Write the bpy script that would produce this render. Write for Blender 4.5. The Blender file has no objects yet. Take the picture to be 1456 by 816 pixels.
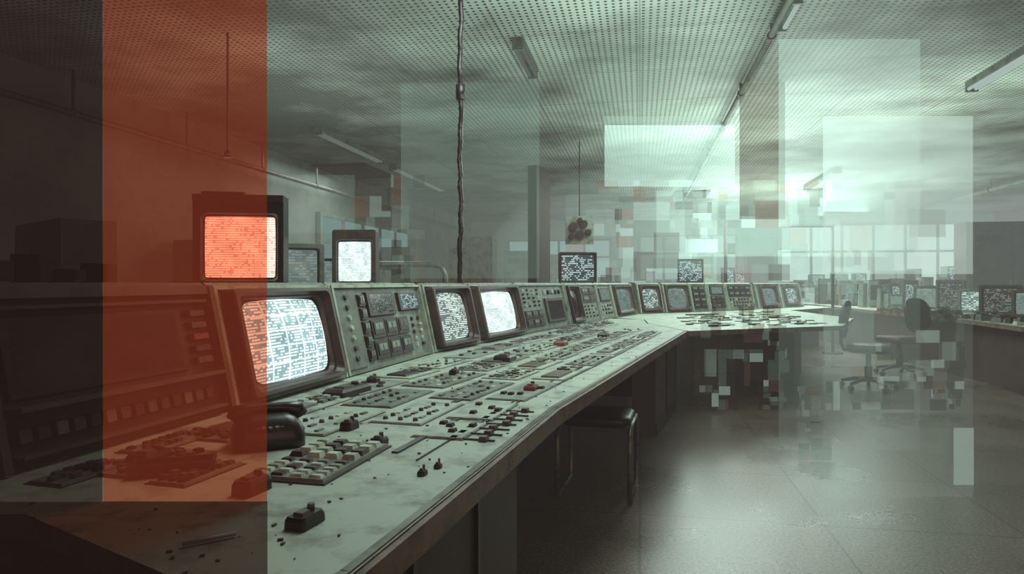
import bpy, math, random
from mathutils import Vector, Matrix
random.seed(7)
sc = bpy.context.scene
try:
    sc.view_settings.view_transform = 'Standard'
    sc.view_settings.look = 'None'
except Exception: pass
COL = sc.collection
PI = math.pi
def lin(c):
    c = c/255.0
    return c/12.92 if c <= .04045 else ((c+.055)/1.055)**2.4
def rgb(r,g,b): return (lin(r),lin(g),lin(b),1)

# ---------------------------------------------------------------- materials
def newmat(n):
    m = bpy.data.materials.new(n); m.use_nodes = True
    nt = m.node_tree; nt.nodes.clear()
    out = nt.nodes.new('ShaderNodeOutputMaterial')
    return m, nt, out
def N(nt, t, **kw):
    n = nt.nodes.new(t)
    for k,v in kw.items(): setattr(n,k,v)
    return n
def L(nt,a,ao,b,bi): nt.links.new(a.outputs[ao], b.inputs[bi])

def paint(name, c1, c2, rough=.5, scale=6, metallic=0, thr=(.45,.7), bump=.0, spec=.5):
    m,nt,out = newmat(name)
    b = N(nt,'ShaderNodeBsdfPrincipled'); b.inputs['Roughness'].default_value=rough
    b.inputs['Metallic'].default_value=metallic
    b.inputs['Specular IOR Level'].default_value=spec
    tc = N(nt,'ShaderNodeTexCoord'); nz = N(nt,'ShaderNodeTexNoise')
    nz.inputs['Scale'].default_value=scale; nz.inputs['Detail'].default_value=8; nz.inputs['Roughness'].default_value=.65
    r = N(nt,'ShaderNodeValToRGB'); r.color_ramp.elements[0].position=thr[0]; r.color_ramp.elements[1].position=thr[1]
    r.color_ramp.elements[0].color=c1; r.color_ramp.elements[1].color=c2
    L(nt,tc,'Object',nz,'Vector'); L(nt,nz,'Fac',r,'Fac'); L(nt,r,'Color',b,'Base Color'); L(nt,b,0,out,0)
    return m

PAINT = paint('worn_teal_paint', rgb(160,170,154), rgb(98,98,86), .5, 8, thr=(.48,.70))
FRAME = paint('console_frame_paint', rgb(110,116,104), rgb(60,53,47), .5, 9, thr=(.45,.75))
PLATE = paint('plate_paint', rgb(134,143,129), rgb(86,85,75), .45, 12)
DARK  = paint('dark_brown_plastic', rgb(52,34,32), rgb(70,52,46), .45, 10)
BLACK = paint('black_plastic', rgb(31,19,19), rgb(44,30,28), .35, 20)
BEZEL = paint('bezel_plastic', rgb(88,75,67), rgb(56,43,39), .45, 8)
KEY   = paint('key_plastic', rgb(180,190,174), rgb(122,128,116), .45, 20)
RED   = paint('red_plastic', rgb(124,54,42), rgb(86,38,30), .4, 20)
METAL = paint('brushed_metal', rgb(120,118,106), rgb(70,60,52), .35, 14, metallic=.6)
WOOD  = paint('desk_edge_trim', rgb(120,98,80), rgb(64,46,38), .45, 11)
CABM  = paint('cabinet_steel', rgb(70,53,48), rgb(50,35,33), .5, 3)
GREYC = paint('pale_cabinet_steel', rgb(118,124,112), rgb(88,88,80), .5, 3)
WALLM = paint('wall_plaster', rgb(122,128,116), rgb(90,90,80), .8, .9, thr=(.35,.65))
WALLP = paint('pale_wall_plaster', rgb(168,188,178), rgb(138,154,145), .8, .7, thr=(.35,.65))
COLM  = paint('pillar_dark_paint', rgb(62,50,46), rgb(44,31,29), .6, 2)

def emis(name, col, s):
    m,nt,out=newmat(name); e=N(nt,'ShaderNodeEmission'); e.inputs[0].default_value=col; e.inputs[1].default_value=s
    L(nt,e,0,out,0); return m
LAMP = emis('fluorescent_tube', rgb(190,212,204), .7)
LAMPD = emis('dim_fluorescent_tube', rgb(146,160,150), .33)
WINM = emis('daylight_window_glass', rgb(172,198,192), .78)
WINB = emis('lit_window_glass', rgb(122,154,149), .55)

def screen(name, cols, rows, bg, fg, s=1.0, dens=.5, gridlines=False, gx_=7, gy_=6, glow=(.72,1.2)):
    m,nt,out=newmat(name)
    uv=N(nt,'ShaderNodeUVMap')
    mp=N(nt,'ShaderNodeVectorMath',operation='MULTIPLY'); mp.inputs[1].default_value=(cols,rows,1)
    L(nt,uv,0,mp,0)
    fl=N(nt,'ShaderNodeVectorMath',operation='FLOOR'); L(nt,mp,0,fl,0)
    fr=N(nt,'ShaderNodeVectorMath',operation='FRACTION'); L(nt,mp,0,fr,0)
    wn=N(nt,'ShaderNodeTexWhiteNoise',noise_dimensions='2D'); L(nt,fl,0,wn,'Vector')
    nz=N(nt,'ShaderNodeTexNoise'); nz.inputs['Scale'].default_value=1
    ms=N(nt,'ShaderNodeVectorMath',operation='MULTIPLY'); ms.inputs[1].default_value=(.12,.6,1); L(nt,fl,0,ms,0); L(nt,ms,0,nz,'Vector')
    ad=N(nt,'ShaderNodeMath',operation='ADD'); L(nt,wn,'Value',ad,0); L(nt,nz,'Fac',ad,1)
    gt=N(nt,'ShaderNodeMath',operation='GREATER_THAN'); gt.inputs[1].default_value=1.5-dens; L(nt,ad,0,gt,0)
    sx=N(nt,'ShaderNodeSeparateXYZ'); L(nt,fr,0,sx,0)
    gy=N(nt,'ShaderNodeMath',operation='LESS_THAN'); gy.inputs[1].default_value=.55; L(nt,sx,1,gy,0)
    gx=N(nt,'ShaderNodeMath',operation='LESS_THAN'); gx.inputs[1].default_value=.9; L(nt,sx,0,gx,0)
    m1=N(nt,'ShaderNodeMath',operation='MULTIPLY'); L(nt,gt,0,m1,0); L(nt,gy,0,m1,1)
    m2=N(nt,'ShaderNodeMath',operation='MULTIPLY'); L(nt,m1,0,m2,0); L(nt,gx,0,m2,1)
    fac=m2
    if gridlines:
        g=N(nt,'ShaderNodeVectorMath',operation='MULTIPLY'); g.inputs[1].default_value=(gx_,gy_,1); L(nt,uv,0,g,0)
        gf=N(nt,'ShaderNodeVectorMath',operation='FRACTION'); L(nt,g,0,gf,0)
        gs=N(nt,'ShaderNodeSeparateXYZ'); L(nt,gf,0,gs,0)
        a=N(nt,'ShaderNodeMath',operation='LESS_THAN'); a.inputs[1].default_value=.10; L(nt,gs,0,a,0)
        b=N(nt,'ShaderNodeMath',operation='LESS_THAN'); b.inputs[1].default_value=.10; L(nt,gs,1,b,0)
        mx=N(nt,'ShaderNodeMath',operation='MAXIMUM'); L(nt,a,0,mx,0); L(nt,b,0,mx,1)
        mh=N(nt,'ShaderNodeMath',operation='MULTIPLY'); mh.inputs[1].default_value=.8; L(nt,mx,0,mh,0)
        m3=N(nt,'ShaderNodeMath',operation='MAXIMUM'); L(nt,m2,0,m3,0); L(nt,mh,0,m3,1); fac=m3
    n2=N(nt,'ShaderNodeTexNoise'); n2.inputs['Scale'].default_value=3.2; n2.inputs['Detail'].default_value=3; L(nt,uv,0,n2,'Vector')
    mr=N(nt,'ShaderNodeMapRange'); mr.inputs[1].default_value=.3; mr.inputs[2].default_value=.7; mr.inputs[3].default_value=glow[0]*s; mr.inputs[4].default_value=glow[1]*s; L(nt,n2,'Fac',mr,0)
    mix=N(nt,'ShaderNodeMix',data_type='RGBA'); mix.inputs[6].default_value=bg; mix.inputs[7].default_value=fg
    nt.links.new(fac.outputs[0], mix.inputs[0])
    e=N(nt,'ShaderNodeEmission'); nt.links.new(mr.outputs[0],e.inputs[1])
    nt.links.new(mix.outputs[2], e.inputs[0])
    gl=N(nt,'ShaderNodeBsdfGlossy'); gl.inputs['Roughness'].default_value=.15; gl.inputs[0].default_value=(.05,.05,.05,1)
    ash=N(nt,'ShaderNodeAddShader'); L(nt,e,0,ash,0); L(nt,gl,0,ash,1); L(nt,ash,0,out,0)
    return m
S_BIG = screen('crt_text_screen', 40, 27, rgb(136,170,174), rgb(236,248,244), 1.35, .66, True, 5, 5)
S_MED = screen('crt_text_screen_small', 20, 24, rgb(104,124,120), rgb(224,238,230), 1.15, .66)
S_WARM= screen('crt_warm_screen', 34, 26, rgb(222,172,148), rgb(255,240,226), 1.5, .85)
S_WHITE=screen('crt_white_screen', 18, 22, rgb(196,218,214), rgb(236,248,244), 1.3, .66)
S_DARK= screen('crt_dark_screen', 22, 16, rgb(50,46,44), rgb(130,146,142), .7, .45)
S_GREY= screen('crt_grey_screen', 14, 14, rgb(104,126,120), rgb(132,152,147), .8, .5)
S_OFF = screen('crt_off_screen', 20, 16, rgb(38,27,26), rgb(50,37,35), .5, .5)
S_BLUE= screen('crt_blue_screen', 20, 14, rgb(54,70,74), rgb(190,216,214), 1.0, .5)
S_WIN = screen('crt_window_screen', 10, 12, rgb(96,120,116), rgb(210,226,220), 1.0, .5, glow=(.4,1.6))

def overlay_mat(name, tint, body, alpha, em):  # emission gives each overlay sheet its own glow, with no lamp behind
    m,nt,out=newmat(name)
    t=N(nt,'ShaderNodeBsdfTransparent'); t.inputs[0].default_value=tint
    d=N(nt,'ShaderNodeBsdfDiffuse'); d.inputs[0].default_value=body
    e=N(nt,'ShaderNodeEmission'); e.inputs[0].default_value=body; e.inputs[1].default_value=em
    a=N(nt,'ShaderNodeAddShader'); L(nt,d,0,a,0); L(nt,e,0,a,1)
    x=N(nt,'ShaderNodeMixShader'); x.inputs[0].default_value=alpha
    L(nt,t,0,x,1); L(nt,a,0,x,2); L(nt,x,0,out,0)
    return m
G_ORANGE = overlay_mat('orange_overlay_glow', (1,.40,.27,1), rgb(200,80,50), .24, .50)  # flat orange overlay; its brightness is put in as emission
G_DARKEN  = overlay_mat('darkening_film', (.34,.26,.24,1), rgb(62,42,38), .3, .42)  # tint darkens whatever lies behind, in place of shade
G_FROST  = overlay_mat('pale_overlay', (.98,1,.99,1), rgb(196,220,213), .38, .88)  # pale overlay tones; emission adds a haze-like lightening
G_PALEB = overlay_mat('pale_overlay_soft', (.98,1,.99,1), rgb(186,212,204), .30, .8)
G_FAINT  = overlay_mat('pale_overlay_faint', (.98,1,.99,1), rgb(165,188,179), .11, .5)
G_PALE2 = overlay_mat('pale_overlay_light', (.97,1,.99,1), rgb(158,186,177), .17, .42)
G_T = [overlay_mat('overlay_tile_a',(1,1,1,1),rgb(182,208,200),.15,.55), overlay_mat('overlay_tile_b',(.84,.87,.85,1),rgb(130,148,138),.2,.32),  # overlay tiles; haze painted in by tint and glow
       overlay_mat('overlay_tile_c',(.60,.57,.54,1),rgb(88,80,72),.13,.25), overlay_mat('overlay_tile_d',(1,1,1,1),rgb(190,214,207),.28,.6),
       overlay_mat('overlay_tile_e',(1,.90,.83,1),rgb(150,112,94),.14,.3), overlay_mat('overlay_tile_f',(1,1,1,1),rgb(180,206,199),.07,.5),
       overlay_mat('overlay_tile_g',(.58,.54,.51,1),rgb(80,70,64),.14,.3)]

# ---------------------------------------------------------------- mesh builder
class MB:
    def __init__(s): s.v=[]; s.f=[]; s.m=[]; s.uv=[]; s.mats=[]; s.sm=[]
    def mi(s,mat):
        if mat not in s.mats: s.mats.append(mat)
        return s.mats.index(mat)
    def face(s,idx,mat,uv=None,smooth=False):
        s.f.append(idx); s.m.append(s.mi(mat)); s.uv.append(uv); s.sm.append(smooth)
    def box(s,M,x0,x1,y0,y1,z0,z1,mat,taper=0.0):
        b=len(s.v); t=taper
        for (x,y,z) in [(x0,y0,z0),(x1,y0,z0),(x1,y1,z0),(x0,y1,z0),(x0+t,y0+t,z1),(x1-t,y0+t,z1),(x1-t,y1-t,z1),(x0+t,y1-t,z1)]:
            s.v.append(M@Vector((x,y,z)))
        for q in [(3,2,1,0),(4,5,6,7),(0,1,5,4),(1,2,6,5),(2,3,7,6),(3,0,4,7)]:
            s.face([b+i for i in q],mat)
    def loft(s,M,rings,mat,cap0=True,cap1=True,smooth=True,mats=None):
        b=len(s.v); n=len(rings[0])
        for r in rings:
            for p in r: s.v.append(M@Vector(p))
        for i in range(len(rings)-1):
            mm = mats[i] if mats else mat
            for j in range(n):
                k=(j+1)%n
                s.face([b+i*n+j,b+i*n+k,b+(i+1)*n+k,b+(i+1)*n+j],mm,None,smooth)
        if cap0: s.face([b+j for j in reversed(range(n))],mats[0] if mats else mat)
        if cap1: s.face([b+(len(rings)-1)*n+j for j in range(n)],mats[-1] if mats else mat)
    def cyl(s,M,p0,p1,r,mat,n=12,r1=None):
        p0=Vector(p0);p1=Vector(p1); d=(p1-p0).normalized(); r1=r if r1 is None else r1
        a=d.orthogonal().normalized(); c=d.cross(a)
        R=[[p0+(a*math.cos(t)+c*math.sin(t))*r for t in [2*PI*i/n for i in range(n)]],
           [p1+(a*math.cos(t)+c*math.sin(t))*r1 for t in [2*PI*i/n for i in range(n)]]]
        s.loft(M,R,mat)
    def tube(s,M,pts,r,mat,n=10):
        pts=[Vector(p) for p in pts]; R=[]
        up=None
        for i,p in enumerate(pts):
            d=(pts[min(i+1,len(pts)-1)]-pts[max(i-1,0)]).normalized()
            if up is None: up=d.orthogonal().normalized()
            a=(up-d*up.dot(d)).normalized(); up=a; c=d.cross(a)
            rr=r[i] if isinstance(r,(list,tuple)) else r
            R.append([p+(a*math.cos(t)+c*math.sin(t))*rr for t in [2*PI*k/n for k in range(n)]])
        s.loft(M,R,mat)
    def prism(s,M,poly,z0,z1,mat,side=None):
        b=len(s.v); n=len(poly)
        for z in (z0,z1):
            for (x,y) in poly: s.v.append(M@Vector((x,y,z)))
        s.face([b+i for i in reversed(range(n))],side or mat); s.face([b+n+i for i in range(n)],mat)
        for i in range(n):
            k=(i+1)%n; s.face([b+i,b+k,b+n+k,b+n+i],side or mat)
    def quad(s,pts,mat):
        b=len(s.v); s.v+= [Vector(p) for p in pts]; s.face([b,b+1,b+2,b+3],mat)
    def rect_screen(s,M,x0,x1,y0,y1,z,mat):
        b=len(s.v)
        for p in [(x0,y0,z),(x1,y0,z),(x1,y1,z),(x0,y1,z)]: s.v.append(M@Vector(p))
        s.face([b,b+1,b+2,b+3],mat,[(0,0),(1,0),(1,1),(0,1)])
    def pillow(s,M,cx,cy,w,h,z,bulge,mat,r=.2,rings=6,bar=.04):
        base=rrect(w,h,min(w,h)*r,5,bar=bar); n=len(base); b=len(s.v)
        for i in range(rings):
            k=1-i/rings
            for (x,y) in base:
                s.v.append(M@Vector((cx+x*k,cy+y*k,z+bulge*(1-k*k))))
        s.v.append(M@Vector((cx,cy,z+bulge))); ctr=len(s.v)-1
        uvf=lambda i,j:(.5+base[j][0]*(1-i/rings)/w,.5+base[j][1]*(1-i/rings)/h)
        for i in range(rings-1):
            for j in range(n):
                k=(j+1)%n
                s.face([b+i*n+j,b+i*n+k,b+(i+1)*n+k,b+(i+1)*n+j],mat,[uvf(i,j),uvf(i,k),uvf(i+1,k),uvf(i+1,j)],True)
        i=rings-1
        for j in range(n):
            k=(j+1)%n; s.face([b+i*n+j,b+i*n+k,ctr],mat,[uvf(i,j),uvf(i,k),(.5,.5)],True)
    def obj(s,name,parent=None,bevel=0,origin=None):
        me=bpy.data.meshes.new(name)
        o=origin
        if o is None and s.v:
            xs=[v.x for v in s.v];ys=[v.y for v in s.v];zs=[v.z for v in s.v]
            o=Vector(((min(xs)+max(xs))/2,(min(ys)+max(ys))/2,min(zs)))
        me.from_pydata([v-o for v in s.v],[],s.f)
        for m in s.mats: me.materials.append(m)
        uvl=me.uv_layers.new(name='UVMap')
        for p,mi,uv,sm in zip(me.polygons,s.m,s.uv,s.sm):
            p.material_index=mi; p.use_smooth=sm
            if uv:
                for li,c in zip(p.loop_indices,uv): uvl.data[li].uv=c
        me.update()
        ob=bpy.data.objects.new(name,me); ob.location=o; COL.objects.link(ob)
        if parent: ob.parent=parent
        return ob
def rrect(w,h,r,n=5,bar=0):
    pts=[]
    for (cx,cy,a0) in [(w/2-r,h/2-r,0),(-w/2+r,h/2-r,PI/2),(-w/2+r,-h/2+r,PI),(w/2-r,-h/2+r,1.5*PI)]:
        for i in range(n+1):
            a=a0+PI/2*i/n; pts.append((cx+r*math.cos(a),cy+r*math.sin(a)))
    if bar:
        out=[]
        for i,p in enumerate(pts):
            out.append(p)
            q=pts[(i+1)%len(pts)]
            if (i+1)%(n+1)==0:
                for k in (.25,.5,.75):
                    x=p[0]+(q[0]-p[0])*k;y=p[1]+(q[1]-p[1])*k
                    g=bar*4*k*(1-k)
                    if abs(x)/w>abs(y)/h and abs(abs(x)-w/2)<1e-4: x*=1+g
                    else: y*=1+g
                    out.append((x,y))
        pts=out
    return pts
I4=Matrix.Identity(4)
def T(x,y,z,rz=0): return Matrix.Translation((x,y,z))@Matrix.Rotation(rz,4,'Z')

# ---------------------------------------------------------------- camera
CAMZ=1.2
cam=bpy.data.cameras.new('camera'); co=bpy.data.objects.new('camera',cam); COL.objects.link(co)
co.location=(0,0,CAMZ); co.rotation_euler=(PI/2,0,0)
cam.sensor_width=36; cam.lens=24; cam.shift_y=-.004; cam.clip_start=.05
sc.camera=co

# ---------------------------------------------------------------- room shell (axis turned 10.6 deg)
RA=-math.radians(10.6); RM=Matrix.Rotation(RA,4,'Z')
XL,XR,YB,YF,ZC=-6.0,11.0,-3.5,24.0,3.4

def floor_mat():
    m,nt,out=newmat('speckled_floor')
    b=N(nt,'ShaderNodeBsdfPrincipled'); b.inputs['Specular IOR Level'].default_value=.5
    tc=N(nt,'ShaderNodeTexCoord')
    n1=N(nt,'ShaderNodeTexNoise'); n1.inputs['Scale'].default_value=70; n1.inputs['Detail'].default_value=6; n1.inputs['Roughness'].default_value=.8
    n2=N(nt,'ShaderNodeTexNoise'); n2.inputs['Scale'].default_value=1.3; n2.inputs['Detail'].default_value=5
    L(nt,tc,'Object',n1,'Vector'); L(nt,tc,'Object',n2,'Vector')
    r=N(nt,'ShaderNodeValToRGB'); e=r.color_ramp.elements; e[0].position=.38; e[1].position=.64; e[0].color=rgb(72,57,49); e[1].color=rgb(146,133,116)
    L(nt,n1,'Fac',r,'Fac')
    r2=N(nt,'ShaderNodeValToRGB'); e=r2.color_ramp.elements; e[0].position=.35;e[1].position=.7; e[0].color=(.6,.55,.52,1); e[1].color=(1,1,1,1)
    L(nt,n2,'Fac',r2,'Fac')
    mx=N(nt,'ShaderNodeMix',data_type='RGBA',blend_type='MULTIPLY'); mx.inputs[0].default_value=1
    nt.links.new(r.outputs[0],mx.inputs[6]); nt.links.new(r2.outputs[0],mx.inputs[7])
    br=N(nt,'ShaderNodeTexBrick'); br.offset=0; br.inputs['Scale'].default_value=1; br.inputs['Brick Width'].default_value=.9; br.inputs['Row Height'].default_value=.9
    br.inputs['Mortar Size'].default_value=.007; br.inputs['Color1'].default_value=(1,1,1,1); br.inputs['Color2'].default_value=(.8,.8,.78,1); br.inputs['Mortar'].default_value=(.55,.5,.48,1)
    L(nt,tc,'Object',br,'Vector')
    m2=N(nt,'ShaderNodeMix',data_type='RGBA',blend_type='MULTIPLY'); m2.inputs[0].default_value=1
    nt.links.new(mx.outputs[2],m2.inputs[6]); nt.links.new(br.outputs[0],m2.inputs[7])
    nt.links.new(m2.outputs[2],b.inputs['Base Color'])
    rr=N(nt,'ShaderNodeMapRange'); rr.inputs[3].default_value=.18; rr.inputs[4].default_value=.40; L(nt,n2,'Fac',rr,0); L(nt,rr,0,b,'Roughness')
    L(nt,b,0,out,0); return m
def ceil_mat():
    m,nt,out=newmat('perforated_ceiling')
    b=N(nt,'ShaderNodeBsdfPrincipled'); b.inputs['Roughness'].default_value=.6
    tc=N(nt,'ShaderNodeTexCoord')
    s=N(nt,'ShaderNodeVectorMath',operation='MULTIPLY'); s.inputs[1].default_value=(17,17,0); L(nt,tc,'Object',s,0)
    f=N(nt,'ShaderNodeVectorMath',operation='FRACTION'); L(nt,s,0,f,0)
    su=N(nt,'ShaderNodeVectorMath',operation='SUBTRACT'); su.inputs[1].default_value=(.5,.5,0); L(nt,f,0,su,0)
    ln=N(nt,'ShaderNodeVectorMath',operation='LENGTH'); L(nt,su,0,ln,0)
    hole=N(nt,'ShaderNodeMath',operation='LESS_THAN'); hole.inputs[1].default_value=.23; L(nt,ln,'Value',hole,0)
    nz=N(nt,'ShaderNodeTexNoise'); nz.inputs['Scale'].default_value=.42; nz.inputs['Detail'].default_value=5; nz.inputs['Roughness'].default_value=.6; L(nt,tc,'Object',nz,'Vector')
    r=N(nt,'ShaderNodeValToRGB'); e=r.color_ramp.elements; e[0].position=.38;e[1].position=.60; e[0].color=rgb(104,108,96); e[1].color=rgb(190,202,188)
    L(nt,nz,'Fac',r,'Fac')
    mx=N(nt,'ShaderNodeMix',data_type='RGBA'); mx.inputs[7].default_value=rgb(54,42,38)
    L(nt,hole,0,mx,0); nt.links.new(r.outputs[0],mx.inputs[6])
    br=N(nt,'ShaderNodeTexBrick'); br.offset=0; br.inputs['Scale'].default_value=1; br.inputs['Brick Width'].default_value=1.2; br.inputs['Row Height'].default_value=1.2
    br.inputs['Mortar Size'].default_value=.008; br.inputs['Color1'].default_value=(1,1,1,1); br.inputs['Color2'].default_value=(.88,.88,.88,1); br.inputs['Mortar'].default_value=(.6,.58,.55,1)
    L(nt,tc,'Object',br,'Vector')
    m2=N(nt,'ShaderNodeMix',data_type='RGBA',blend_type='MULTIPLY'); m2.inputs[0].default_value=1
    nt.links.new(mx.outputs[2],m2.inputs[6]); nt.links.new(br.outputs[0],m2.inputs[7])
    nt.links.new(m2.outputs[2],b.inputs['Base Color']); L(nt,b,0,out,0); return m

def shell(name,x0,x1,y0,y1,z0,z1,mat):
    mb=MB(); mb.box(I4,x0,x1,y0,y1,z0,z1,mat); o=mb.obj(name,origin=Vector((0,0,0))); o.rotation_euler=(0,0,RA); return o
shell('floor',XL-.2,XR+.2,YB,YF+.2,-.1,0,floor_mat())
shell('ceiling',XL-.2,XR+.2,YB,YF+.2,ZC,ZC+.1,ceil_mat())
shell('wall_left',XL-.2,XL,YB,YF,0,ZC,WALLM)
shell('wall_right',XR,XR+.2,YB,YF,0,ZC,WALLM)
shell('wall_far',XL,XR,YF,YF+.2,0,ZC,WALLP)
shell('wall_rear',XL,XR,YB-.2,YB,0,ZC,CABM)
shell('baseboard_far',XL,XR,YF-.03,YF,0,.15,CABM)
shell('baseboard_left',XL,XL+.03,YB,YF-.05,0,.15,CABM)
wn=0
def window(x0,x1,z0,z1,mat,nx,wall='far'):
    global wn
    wn+=1; mb=MB()
    if wall=='far': M=RM@Matrix.Translation((0,YF-.06,0))
    else: M=RM@Matrix.Translation((XL+.06,0,0))@Matrix.Rotation(PI/2,4,'Z')
    mb.box(M,x0,x1,.0,.05,z0,z1,mat)
    for i in range(nx+1):
        x=x0+(x1-x0)*i/nx; mb.box(M,x-.04,x+.04,-.04,.05,z0-.04,z1+.04,GREYC)
    for z in (z0,z0+(z1-z0)*.6,z1): mb.box(M,x0,x1,-.035,.05,z-.035,z+.035,GREYC)
    mb.obj('window_%d'%wn)
window(-4.6,-1.0,1.2,2.7,WINB,4)
window(0.0,3.2,1.3,2.8,WINB,4)
window(4.6,10.3,.9,3.1,WINM,6)
window(12,17,1.25,2.5,WINB,5,'left')
mb=MB(); M=RM@Matrix.Translation((3.5,YF-.10,0))
mb.box(M,0.02,.82,0,.08,0.01,2.1,CABM); mb.box(M,-.05,.02,-.03,.08,0.01,2.16,GREYC); mb.box(M,.82,.88,-.03,.08,0.01,2.16,GREYC); mb.box(M,-.05,.88,-.03,.08,2.1,2.17,GREYC)
mb.cyl(M,(.72,0,1.02),(.72,-.06,1.02),.02,METAL); mb.obj('door_1')

# ---------------------------------------------------------------- ceiling fixtures
def ceil_light(x,y,l,mat,w=.16):
    mb=MB(); M=T(x,y,ZC,RA)
    mb.box(M,-w/2,w/2,0,l,-.07,0,FRAME,0)
    for dx in (-.035,.035): mb.cyl(M,(dx,.03,-.085),(dx,l-.03,-.085),.018,mat)
    for yy in (0,l-.03): mb.box(M,-w/2,w/2,yy,yy+.03,-.115,-.07,FRAME)
    return mb.obj('fluorescent_ceiling_light')
ceil_light(-2.75,9.6,2.4,LAMPD); ceil_light(-2.2,12.6,3.2,LAMPD)
ceil_light(4.75,6.0,1.5,LAMP,.12)
ceil_light(.05,6.1,.9,LAMPD,.1); ceil_light(2.12,5.1,.6,LAMP,.1)
ceil_light(6.2,13,2.4,LAMP)
def vent(x,y,w,l):
    mb=MB(); M=T(x,y,ZC,RA)
    mb.box(M,-w/2,w/2,0,.05,-.05,0,DARK); mb.box(M,-w/2,w/2,l-.05,l,-.05,0,DARK)
    mb.box(M,-w/2,-w/2+.05,.05,l-.05,-.05,0,DARK); mb.box(M,w/2-.05,w/2,.05,l-.05,-.05,0,DARK)
    k=int(l/.1)
    for i in range(1,k): mb.box(M,-w/2+.05,w/2-.05,i*l/k-.02,i*l/k+.02,-.04,-.01,BEZEL)
    mb.box(M,-w/2+.05,w/2-.05,.05,l-.05,-.008,0,BLACK)
    mb.obj('ceiling_vent')
vent(-3.2,12.6,1.0,1.5); vent(4.3,16.2,.8,1.2)
def cpipe(x,y0,y1,z,r,name='ceiling_pipe',mat=GREYC):
    mb=MB(); M=RM@Matrix.Translation((x,0,0))
    mb.cyl(M,(0,y0,z),(0,y1,z),r,mat,14)
    y=y0+.5
    while y<y1:
        mb.box(M,-.012,.012,y-.015,y+.015,z,ZC,mat); mb.cyl(M,(0,y-.02,z),(0,y+.02,z),r*1.25,BEZEL,14); y+=1.8
    mb.obj(name)
cpipe(1.1,3.8,22,3.30,.03); cpipe(7.4,5,22,3.2,.05); cpipe(-5.75,2,22,2.95,.035,mat=BEZEL)

# ---------------------------------------------------------------- main console desk
B=[(-1.50,.30),(-1.33,.95),(-.99,2.41),(-.79,3.23),(-.526,4.32),(.105,5.98),(1.278,8.73),(1.83,9.95),(4.10,11.50)]
F=[(-.36,.70),(-.248,1.054),(.157,2.45),(.86,4.35),(1.635,6.42)]
DZ=.75
def atY(P,y):
    for i in range(len(P)-1):
        a,b=P[i],P[i+1]
        if y<=b[1] or i==len(P)-2:
            t=(y-a[1])/(b[1]-a[1]); return Vector((a[0]+(b[0]-a[0])*t,y,0)), math.atan2(b[1]-a[1],b[0]-a[0])
def off(P,i,d):
    a=Vector(P[max(i-1,0)]); b=Vector(P[min(i+1,len(P)-1)]); t=(b-a).normalized(); n=Vector((t.y,-t.x)); return (P[i][0]+n.x*d,P[i][1]+n.y*d)
back=[off(B,i,-.52) for i in range(2,7)]
mb=MB()
top=[(-.33,.88)]+F[1:]+[(1.50,7.6),(1.62,8.4)]+list(reversed(back))+[(-1.86,1.30),(-.95,1.33),(-.498,1.03)]
mb.prism(I4,top,DZ-.045,DZ,PAINT,WOOD)
eg=[Vector((x,y,DZ-.022)) for x,y in [(-.33,.88)]+F[1:]]
for i in range(len(eg)-1):
    a,b=eg[i],eg[i+1]; M=T(a.x,a.y,0,math.atan2((b-a).y,(b-a).x)); l=(b-a).length
    mb.box(M,0,l,-.014,.006,DZ-.06,DZ-.004,WOOD); mb.box(M,0,l,.003,.02,DZ-.002,DZ+.004,METAL)
def strip(pa,pb,inset,z0,z1,mat,th=.03,split=0):
    a=Vector((pa[0],pa[1])); b=Vector((pb[0],pb[1])); M=T(a.x,a.y,0,math.atan2((b-a).y,(b-a).x)); l=(b-a).length
    mb.box(M,0,l,inset,inset+th,z0,z1,mat)
    if split:
        for i in range(1,split): mb.box(M,l*i/split-.008,l*i/split+.008,inset-.012,inset,z0,z1,BLACK)
    mb.box(M,0,l,inset-.01,inset,z0,z0+.1,BLACK)
p=lambda y:tuple(atY(F,y)[0][:2])
strip((-.33,.88),(-.248,1.054),.10,0,DZ-.05,CABM)
strip((-.248,1.054),p(2.3),.10,0,DZ-.05,CABM,split=3)
strip(p(2.3),p(5.3),.78,0,DZ-.05,CABM,split=5)
strip(p(5.3),p(6.40),.10,0,DZ-.05,CABM,split=2)
def crosswall(y,w0,w1,mat=CABM):
    q,a=atY(F,y); M=T(q.x,q.y,0,a); mb.box(M,-.03,0,w0,w1,0,DZ-.05,mat)
crosswall(2.3,.1,.8); crosswall(5.33,.1,.8); crosswall(6.42,.08,1.2)
mb.prism(I4,[(-.38,.98),(-.52,1.08),(-1.0,1.42),(-1.3,1.42),(-1.3,1.46),(-.98,1.46),(-.5,1.12),(-.36,1.01)],0,DZ-.05,CABM)
desk=mb.obj('control_room_desk')

# ---------------------------------------------------------------- console modules
LEAN=.10; HH=.435
def frames(a,b):
    a=Vector((a[0],a[1],DZ)); b=Vector((b[0],b[1],DZ)); d=(b-a).normalized(); n=Vector((d.y,-d.x,0)); up=Vector((0,0,1))
    G=Matrix(((d.x,0,n.x,a.x),(d.y,0,n.y,a.y),(0,1,0,DZ),(0,0,0,1)))
    u=(up*HH-n*LEAN).normalized(); nn=d.cross(u)
    Fm=Matrix(((d.x,u.x,nn.x,a.x),(d.y,u.y,nn.y,a.y),(d.z,u.z,nn.z,a.z),(0,0,0,1)))
    return G,Fm,(b-a).length
FH=math.hypot(LEAN,HH)
def body(mb,G,W,mat=FRAME,depth=.46,extra=0,g=.004):
    prof=[(0,0),(-LEAN,HH),(-LEAN-.02,HH+.015+extra),(-depth,HH+.015+extra),(-depth,0)]
    r0=[(g,y+.001,z) for z,y in prof]; r1=[(W-g,y+.001,z) for z,y in prof]
    mb.loft(G,[r0,r1],mat,smooth=False)
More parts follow.
